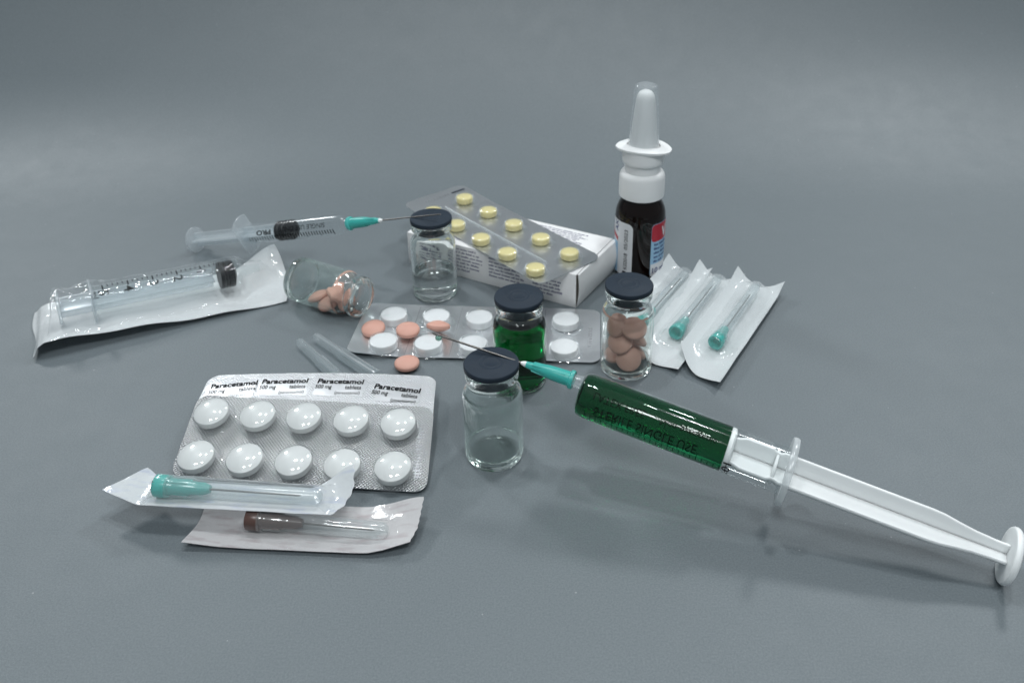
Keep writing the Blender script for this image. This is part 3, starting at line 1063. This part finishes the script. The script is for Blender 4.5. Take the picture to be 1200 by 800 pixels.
obj('printed_lettering', join(bar_text(BAR, 'STERILE SINGLE USE', 0.52, 3.75, 22, 14.0, 0.0),
                              bar_text(BAR, 'LATEX FREE', 0.40, 1.9, 55, 14.15, 0.0),
                              bar_text(BAR, 'Non-pyrogenic', 0.34, 2.0, 52, 11.7, 0.0)), 'ink', s1, False)
ticks = []
for k in range(26):
    z = 14.3 - k * 0.205
    ln = 26 if k % 5 == 0 else 14
    ticks.append(grid([z - 0.012, z + 0.012], lin(-22, -22 + ln, 5), lambda u, v: on_barrel(BAR + 0.006, v, u)))
t = text2d('10', 0.40, 0.40, 0.01)
ticks.append(lay(t, lambda x, y: on_barrel(BAR + 0.006, 8 - math.degrees(x / BAR), 9.02 + y)))
t = text2d('ml', 0.30, 0.26, 0.005)
ticks.append(lay(t, lambda x, y: on_barrel(BAR + 0.006, -14 - math.degrees(x / BAR), 9.05 + y)))
obj('graduation_marks', join(*ticks), 'ink', s1, False)
# needle: luer hub on the off-centre nozzle, the cannula drooping a little
hub0 = Vector((0, 0.455, 15.1))
tipw = Vector((-4.02, 28.62, 4.70))
tip = s1.matrix_world.inverted() @ (tipw * U) / U
hd = (tip - hub0).normalized()
HL = 2.06


def luer_hub(k=1.0, fins=True):
    parts = [lathe([(0.22 * k, 0.0), (0.33 * k, 0.0), (0.345 * k, 0.03), (0.345 * k, 0.13), (0.32 * k, 0.16), (0.275 * k, 0.17), (0.265 * k, 0.7), (0.245 * k, 1.05),
                    (0.18 * k, 1.35), (0.145 * k, 1.62), (0.12 * k, 1.85), (0, 1.86)], 40)]
    if fins:
        for a in range(4):
            an = a * math.pi / 2 + 0.5
            V, F = box((0.235 * k, 0, 0.95), (0.10 * k, 0.05 * k, 1.3))
            parts.append(xf((V, F), lambda v, an=an: Matrix.Rotation(an, 3, 'Z') @ Vector((v.x - (0.09 * k if v.z > 1 else 0), v.y, v.z))))
    return join(*parts)


def cannula(length, r=0.042):
    return lathe([(0, 0), (r, 0), (r, length - 0.16), (r * 0.6, length - 0.06), (0, length)], 14)


hubo = obj('needle_hub', along(luer_hub(1.0), hub0, tip), 'teal', s1)
obj('glue_bead', along(lathe([(0, 0), (0.115, 0), (0.105, 0.1), (0.07, 0.2), (0.045, 0.25), (0, 0.26)], 24), hub0 + hd * 1.82, tip), 'white_plastic', hubo)
obj('cannula', along(cannula((tip - hub0).length - 1.9, 0.043), hub0 + hd * 1.9, tip), 'steel', s1)
dr = tip - hd * 0.30
obj('hanging_drop', xf(lathe([(0, -0.17), (0.06, -0.155), (0.11, -0.11), (0.125, -0.05), (0.105, 0.02), (0.06, 0.07), (0, 0.09)], 24),
                       lambda v: dr + s1.matrix_world.to_3x3().inverted() @ Vector(v) + s1.matrix_world.to_3x3().inverted() @ Vector((0, 0, -0.07))), 'green_liquid', s1)

axr = Vector((0.90537787, -0.33998774, 0.25436047))
s2 = thing('syringe', 'small clear syringe with black seal and teal needle propped on the rear vial', 'syringe',
           (-18.92, 44.318, 0.690), mat=frame_of(axr))
BR2 = 0.545
# local X faces away from the camera here, local Y is up
obj('barrel', lathe([(BR2 + 0.02, 3.74), (BR2, 4.0), (BR2, 9.85), (BR2 - 0.03, 9.98), (BR2 - 0.14, 10.05), (0.30, 10.12), (0.23, 10.2), (0.21, 10.7), (0, 10.72)], 56), 'barrel_rear', s2)
wing = []
for k in range(72):
    a = 2 * math.pi * k / 72
    wing.append((max(-0.64, min(0.64, 1.12 * math.cos(a))), 1.08 * math.sin(a)))
obj('finger_flange', xf(bevel(extrude(wing, 3.64, 3.76), 0.03, 2), lambda v: Matrix.Rotation(math.radians(18), 3, 'Z') @ v), 'milky', s2)
rp = [(0.08, 0.40), (3.9, 0.40), (6.0, 0.40)]
obj('plunger_rod', join(rib_plate(rp, 0.10, 'x'), rib_plate(rp, 0.10, 'y')), 'milky', s2)
obj('thumb_rest', lathe([(0, -0.08), (0.64, -0.08), (0.70, -0.04), (0.70, 0.04), (0.64, 0.08), (0, 0.08)], 56), 'milky', s2)
obj('rubber_seal', lathe([(0, 5.95), (0.48, 5.95), (0.52, 6.0), (0.52, 6.14), (0.46, 6.2), (0.46, 6.32), (0.52, 6.38), (0.52, 6.46), (0.47, 6.52), (0.47, 6.62), (0.525, 6.68), (0.525, 6.84), (0.3, 7.0), (0, 7.12)], 48), 'black_rubber', s2)


def rear_text(s, size, wd, ang, z_right, bold=0.01):
    # turned half round: reads from right to left in the picture, upside down
    t = text2d(s, size, wd, bold)
    return lay(t, lambda x, y: on_barrel(BR2 + 0.006, ang + math.degrees(y / BR2), z_right - x))


obj('printed_lettering', join(rear_text('SINGLE USE ONLY', 0.34, 2.95, 140, 9.3, 0.0), rear_text('PRO', 0.36, 0.95, 146, 5.8, 0.03)), 'ink', s2, False)
obj('graduation_marks', join(*[grid([9.75 - k * 0.17 - 0.03, 9.75 - k * 0.17 + 0.03], lin(180, 205 if k % 5 else 212, 5), lambda u, v: on_barrel(BR2 + 0.006, v, u)) for k in range(33)]), 'ink', s2, False)
h0 = Vector((0, 0, 10.40))
h1 = Vector((0, -0.02, 15.9))
hubo = obj('needle_hub', along(luer_hub(1.02), h0, h1), 'teal', s2)
obj('glue_bead', along(lathe([(0, 0), (0.12, 0), (0.11, 0.1), (0.07, 0.2), (0.045, 0.25), (0, 0.26)], 24), (0, -0.008, 12.2), h1), 'white_plastic', hubo)
obj('cannula', along(cannula(3.55, 0.036), (0, -0.01, 12.3), h1), 'steel', s2)


# ------------------------------------------------------------------ sterile pouches
def pouch_grid(us, vs_, W, u0, u1, zf, add=0.0, hf=None, thick=0.0, vm=None):
    def fn(s, v):
        a, b = u0(v), u1(v)
        u = a + (b - a) * s
        v = v * vm(u) if vm else v
        z = zf(u, v) + add + (hf(u, v) if hf else 0.0)
        return (u, v, z)
    return grid(us, vs_, fn, thick)


def sheath_profile(L, r0, r1):
    return [(r0 * 1.12, 0.0), (r0 * 1.14, 0.12), (r0 * 1.02, 0.22), (r0, 0.3), (r0 * 0.97, 0.9), (r0 * 0.86, 1.0), (r1 * 1.05, 1.15), (r1, L - 0.25), (r1 * 0.85, L - 0.1), (r1 * 0.5, L - 0.02), (0, L)]


def needle_in_pouch(parent, p0, p1, hubmat, hub_k, sheath_r, can_len, kz=1.0, mat_sheath='sheath'):
    """Hub, cannula and clear sheath lying along p0 -> p1 (hub end first)."""
    p0, p1 = Vector(p0), Vector(p1)
    d = (p1 - p0)
    L = d.length
    d.normalize()
    k = hub_k
    prof = [(0, 0.5), (0.22 * k, 0.42), (0.26 * k, 0.02), (0.30 * k, 0.0), (0.37 * k, 0.0), (0.385 * k, 0.04), (0.385 * k, 0.42), (0.36 * k, 0.47), (0.29 * k, 0.5), (0.28 * k, 1.15), (0.23 * k, 1.3), (0.21 * k, 1.75), (0.13 * k, 1.95), (0, 1.96)]
    prof = [(r_, z_ * kz) for r_, z_ in prof]
    hub = obj('needle_hub', along(lathe(prof, 40), p0, p1), hubmat, parent)
    fins = []
    for a in range(4):
        V, F = box((0.27 * k, 0, 0.85 * kz), (0.08 * k, 0.05 * k, 0.7 * kz))
        fins.append(xf((V, F), lambda v, a=a: Matrix.Rotation(a * math.pi / 2 + 0.3, 3, 'Z') @ v))
    obj('hub_ribs', along(join(*fins), p0, p1), hubmat, hub)
    obj('cannula', along(cannula(can_len, 0.035), p0 + d * 1.9 * kz, p1), 'steel', parent)
    obj('needle_sheath', along(lathe(sheath_profile(L - 0.42, sheath_r, sheath_r * 0.80), 40), p0 + d * 0.42, p1), mat_sheath, parent)


def drape(p0, p1, r, base, seed, wr=0.05, spread=2.1, ends=0.35):
    """Film height above the paper over a rod from p0 to p1 (u, v, z) with radius r."""
    def h(u, v):
        t = (u - p0[0]) / (p1[0] - p0[0])
        tc_ = max(0, min(1, t))
        cv = p0[1] + (p1[1] - p0[1]) * tc_
        top = (p0[2] + (p1[2] - p0[2]) * tc_) + r * (1 - 0.15 * tc_)
        e = 0
        if u < p0[0]:
            e = (p0[0] - u) / ends
        if u > p1[0]:
            e = (u - p1[0]) / ends
        q = abs(v - cv) / r
        side = 1.0 if q < 0.35 else max(0.0, 1 - ((q - 0.35) / (spread - 0.35)))
        side = side ** 0.8 if q < spread else 0.0
        # round over the rod itself
        if q < 1:
            side = max(side, 1 - 0.55 * (1 - math.sqrt(1 - q * q)))
        fall = max(0.0, 1 - e) ** 1.2
        hh = max(0.0, top - base(u, v)) * side * fall
        wrn = wr * (noise.noise(Vector((u * 1.1 + seed, v * 2.3, seed))) + 0.6 * noise.noise(Vector((u * 3.1, v * 3.7 + seed, seed * 2))))
        return max(0.004, hh + wrn * min(1.0, hh * 3 + 0.12))
    return h


def border(n):
    return lin(0, 1, n)


# three pouches with teal needles, fanned out on the right
pd = math.atan2(0.857, 0.515)
gp = 'wrapped teal needles fanned on the right'
for (ox, oy, lab, L, zb, dy, hv, ev, us_, film) in (
        (4.78, 33.55, 'wrapped teal needle nearest the tablet vial, lowest of the three fanned pouches', 8.4, 0.0, 0.0, 1.05, 1.9, 0.9, 'film_hazy'),
        (6.10, 32.25, 'wrapped teal needle in the middle of the three fanned pouches', 8.9, 0.10, 0.01, 1.05, 2.2, 0.7, 'film_hazy'),
        (7.70, 31.15, 'wrapped teal needle farthest right, on top of the fanned pouches', 9.1, 0.20, 0.0, 1.1, 2.3, 1.5, 'film_hazy')):
    ph = thing('needle_pouch', lab, 'needle pouch', (ox, oy, zb), pd + dy, gp)
    W = 2.45
    zf = lambda u, v, L=L: 0.03 + 0.62 * ((v / 2.45 - 0.42) ** 2) * 2.0 + 0.30 * sstep(1.6, -0.2, u) * sstep(1.0, 2.45, v) + 0.22 * sstep(L - 1.4, L, u) * (0.3 + abs(v - 1.2)) \
        + 0.03 * noise.noise(Vector((u * 0.7, v, L)))
    u0 = lambda v, us_=us_: us_ * (v / 2.45) ** 2.2 + 0.10 * math.sin(v * 3)
    u1 = lambda v, L=L: L - 0.55 * math.sin(math.pi * v / 2.45) * 0.6 + 0.02 * math.sin(v * 9)
    us, vs2 = border(57), lin(0, W, 25)
    obj('backing_paper', pouch_grid(us, vs2, W, u0, u1, zf, 0, None, 0.02), 'paper', ph)
    a0, a1 = (ev, hv, 0.50), (L - 0.9, hv + 0.05, 0.44)
    h = drape(a0, a1, 0.36, zf, L * 1.7, 0.05, 2.3, 0.5)
    obj('clear_film', pouch_grid(us, vs2, W, lambda v, u0=u0: u0(v) + 0.03, lambda v, u1=u1: u1(v) - 0.03, zf, 0.012, h), film, ph)
    needle_in_pouch(ph, a0, a1, 'teal', 0.92, 0.31, 3.6, 0.72, 'sheath_loose')

# teal needle pouch lying across the front of the blister
pt_ = thing('needle_pouch', 'wrapped teal needle lying across the front edge of the knurled blister', 'needle pouch', (-13.86, 23.61, 1.00), math.radians(-4.8), 'wrapped needles at the front')
W = 1.85
vmt = lambda u: 0.68 + 0.32 * (sstep(0.5, -0.7, u) + sstep(5.6, 7.2, u))
zt = lambda u, v: 0.03 + 0.10 * (v / W - 0.5) ** 2 * 2 + 0.62 * sstep(5.7, 7.4, u) * sstep(0.2, 1.9, v) + 0.05 * sstep(0.3, -1.6, u) + 0.02 * noise.noise(Vector((u, v * 2, 5.0)))
u0 = lambda v: interp(v, [(0, 0), (0.6, -1.6), (1.42, -0.9), (1.85, -0.5)])
u1 = lambda v: interp(v, [(0, 6.8), (0.5, 7.15), (1.04, 7.35), (1.85, 7.2)]) + 0.03 * math.sin(v * 17)
us, vs2 = border(61), lin(0, W, 22)
obj('backing_paper', pouch_grid(us, vs2, W, u0, u1, zt, 0, None, 0.02, vmt), 'paper_print', pt_)
a0, a1 = (0.48, 0.58, 0.44), (6.4, 0.50, 0.38)
h = drape(a0, a1, 0.40, zt, 3.3, 0.025, 1.9, 0.3)
obj('clear_film', pouch_grid(us, vs2, W, lambda v: u0(v) + 0.02, lambda v: u1(v) - 0.02, zt, 0.012, h, 0, vmt), 'film_hazy', pt_)
needle_in_pouch(pt_, a0, a1, 'teal', 1.0, 0.345, 3.3, 1.0, 'sheath_loose')

# brown needle pouch in front of it
pb = thing('needle_pouch', 'wrapped brown needle lying flat on the table, nearest the camera', 'needle pouch', (-12.13, 22.62, 0.10), math.radians(-3.9), 'wrapped needles at the front')
W = 2.1
zb_ = lambda u, v: 0.04 + 0.16 * sstep(1.6, -0.1, u) * sstep(1.4, 0, v) + 0.60 * sstep(5.6, 8.0, u) ** 1.3 * (0.35 + 0.65 * v / W) + 0.05 * (v / W - 0.5) ** 2 * 4 + 0.015 * noise.noise(Vector((u, v * 2, 9.0)))
u0 = lambda v: 0.12 * math.sin(v * 1.5)
u1 = lambda v: interp(v, [(0, 6.4), (0.12, 7.0), (0.35, 7.75), (0.9, 7.92), (2.1, 7.95)]) + 0.015 * math.sin(v * 23)
us, vs2 = border(61), lin(0, W, 24)
obj('backing_paper', pouch_grid(us, vs2, W, u0, u1, zb_, 0, None, 0.02), 'paper_pink', pb)
a0, a1 = (2.0, 0.98, 0.45), (6.95, 0.72, 0.40)
h = drape(a0, a1, 0.38, zb_, 8.1, 0.03, 1.7, 0.35)
obj('clear_film', pouch_grid(us, vs2, W, lambda v: u0(v) + 0.02, lambda v: u1(v) - 0.02, zb_, 0.012, h), 'film', pb)
needle_in_pouch(pb, a0, a1, 'brown', 1.02, 0.35, 2.6)

# wrapped five millilitre syringe on the left
yl = math.radians(25.1)
pl = thing('syringe_pouch', 'syringe with black seal sealed in a paper and clear film pouch', 'syringe pouch', (-22.51, 33.98, 0), yl)
W = 4.4


def zl(u, v):
    base = interp(u, [(-0.6, 0.0), (-0.25, 0.25), (-0.05, 0.62), (0.25, 0.80), (1.0, 0.83), (3.0, 0.66), (6.0, 0.38), (9.0, 0.16), (11.2, 0.12)])
    k = sstep(2.6, 0.0, v)          # near edge bows up off the table at the left
    base *= 0.55 + 0.45 * k
    base += 1.15 * sstep(9.0, 11.3, u) * sstep(1.4, 4.4, v) ** 1.2
    base += 0.05 * math.sin(u * 1.7 + v) * sstep(0.5, 2, u)
    return max(0.03, base)


u0 = lambda v: -0.32 + 0.10 * math.sin(v * 1.4) - 0.05 * v / W
u1 = lambda v: 11.0 + 0.30 * math.sin(math.pi * v / W) + 0.08 * v
us, vs2 = [x ** 1.4 for x in lin(0, 1, 90)], lin(0, W, 44)
obj('backing_paper', pouch_grid(us, vs2, W, u0, u1, zl, 0, None, 0.02), 'paper', pl)
A0, A1 = Vector((0.95, 1.60, 1.52)), Vector((10.35, 2.48, 0.98))
ad_ = (A1 - A0).normalized()


def ax_pt(t):
    return A0 + ad_ * t


def film_l(u, v):
    t = (u - A0.x) / (A1.x - A0.x) * (A1 - A0).length
    tc_ = max(0, min((A1 - A0).length, t))
    c = ax_pt(tc_)
    R = interp(tc_, [(0, 0.88), (0.25, 0.88), (0.6, 0.72), (1.3, 0.86), (1.65, 0.92), (2.1, 0.76), (8.2, 0.74), (8.6, 0.45), (9.4, 0.30)])
    e = max(0, A0.x - 0.1 - u) / 0.45 + max(0, u - A1.x) / 0.8
    q = abs(v - c.y) / R
    spread = 1.75
    if q < 0.95:
        top = c.z + R * math.sqrt(1 - (0.75 * q) ** 2) + 0.02
    else:
        te = c.z + R * math.sqrt(1 - (0.75 * 0.95) ** 2) + 0.02
        f = max(0, 1 - (q - 0.95) / (spread - 0.95))
        top = zl(u, v) + (te - zl(u, v)) * f ** 1.15
    hh = max(0, top - zl(u, v)) * max(0, 1 - e) ** 1.1
    wr = 0.075 * (noise.noise(Vector((u * 1.3, v * 3.2, 2.2))) + 0.7 * noise.noise(Vector((u * 3.5, v * 4.0, 7.7))) + 0.4 * noise.noise(Vector((u * 8, v * 8, 1.1))))
    k = 1.0 if (u < 3.2 or u > 8.4) else 0.45
    return max(0.004, hh + wr * k * min(1.0, hh * 2 + 0.2))


obj('clear_film', pouch_grid(lin(0, 1, 130), lin(0, W, 64), W, lambda v: u0(v) - 0.08, lambda v: u1(v) - 0.04, zl, 0.012, film_l), 'film_crisp', pl)
SR = 0.70
qz = ad_.to_track_quat('Z', 'Y')
upv = Vector((0, 0, 1)) - ad_ * ad_.z
upv.normalize()
bkv = upv.cross(ad_) * -1.0          # horizontal, away from the camera
if bkv.y < 0:
    bkv = -bkv


def on_pl(R, ang, t):
    """ang 0 is the top of the barrel, positive turns towards the camera."""
    a = math.radians(ang)
    return tuple(ax_pt(t) + upv * (R * math.cos(a)) - bkv * (R * math.sin(a)))


obj('barrel', along(lathe([(SR + 0.02, 1.5), (SR, 1.8), (SR, 8.15), (SR - 0.05, 8.3), (SR - 0.2, 8.38), (0.3, 8.45), (0.24, 8.55), (0.21, 9.3), (0.0, 9.32)], 56), A0, A1), 'barrel', pl)
wing = [(max(-0.74, min(0.74, 1.2 * math.cos(2 * math.pi * k / 64))), 1.05 * math.sin(2 * math.pi * k / 64)) for k in range(64)]
wg = bevel(extrude(wing, 1.42, 1.55), 0.03, 2)
wg = xf(wg, lambda v: ax_pt(v.z) + bkv * v.y * 0.95 + upv * max(-0.72, min(0.84, v.x * 1.1)))
obj('finger_flange', wg, 'milky', pl)
obj('plunger_rod', xf(join(rib_plate([(0.1, 0.52), (7.0, 0.52)], 0.12, 'x'), rib_plate([(0.1, 0.52), (7.0, 0.52)], 0.12, 'y')), lambda v: ax_pt(v.z) + bkv * v.x + upv * v.y), 'milky', pl)
obj('thumb_rest', along(lathe([(0, -0.02), (0.74, -0.02), (0.80, 0.03), (0.80, 0.09), (0.74, 0.14), (0, 0.14)], 48), A0, A1), 'milky', pl)
obj('rubber_seal', along(lathe([(0, 7.30), (0.67, 7.30), (0.685, 7.32), (0.685, 7.48), (0.65, 7.50), (0.65, 7.55), (0.685, 7.57), (0.685, 7.62), (0.65, 7.64), (0.65, 7.69), (0.685, 7.71), (0.685, 7.96), (0.66, 8.0), (0.3, 8.12), (0, 8.16)], 48), A0, A1), 'black_rubber', pl)
marks = []
for k in range(26):
    t = 7.55 - k * 0.222
    ln = 30 if k % 5 == 0 else 16
    th = 0.032 if k % 5 == 0 else 0.022
    marks.append(grid([t - th, t + th], lin(-6, -6 + ln, 5), lambda u, v: on_pl(SR + 0.008, v, u)))
for k, s in ((1, '1'), (2, '2'), (3, '3'), (4, '4'), (5, '5')):
    tt = text2d(s, 0.62, None, 0.014)
    t = 7.55 - k * 5 * 0.222
    marks.append(lay(tt, lambda x, y, t=t: on_pl(SR + 0.008, 27 + math.degrees(x / SR), t - 0.22 + y)))
tt = text2d('ml', 0.42, None, 0.005)
marks.append(lay(tt, lambda x, y: on_pl(SR + 0.008, 25 + math.degrees(x / SR), 7.55 - 5.55 - 0.52 + y)))
obj('graduation_marks', join(*marks), 'ink', pl, False)

# ------------------------------------------------------------------ two loose needle sheaths
gs = 'loose needle sheaths'
sh = [(0, -0.0), (0.10, 0.02), (0.19, 0.10), (0.225, 0.25), (0.235, 1.9), (0.25, 1.95), (0.265, 3.4), (0.29, 3.5), (0.30, 4.5), (0.315, 4.55), (0.315, 4.8)]
for p0, p1, lab in (((-11.02, 34.80, 0.262), (-8.37, 31.60, 0.30), 'milky plastic needle sheath on the left, its lower end under the blister'),
                    ((-10.38, 35.24, 0.262), (-7.05, 32.02, 0.30), 'milky plastic needle sheath on the right, nearer the white tablet strip')):
    ns = thing('needle_sheath', lab, 'needle sheath', p0, 0, gs)
    d = Vector(p1) - Vector(p0)
    obj('tube', along(lathe(sh, 36), (0, 0, 0), d), 'sheath_loose', ns)
    ribs = []
    for a in range(4):
        V, F = box((0.255, 0, 3.2), (0.05, 0.035, 2.4))
        ribs.append(xf((V, F), lambda v, a=a: Matrix.Rotation(a * math.pi / 2 + 0.6, 3, 'Z') @ v))
    obj('grip_ribs', along(join(*ribs), (0, 0, 0), d), 'sheath_loose', ns)
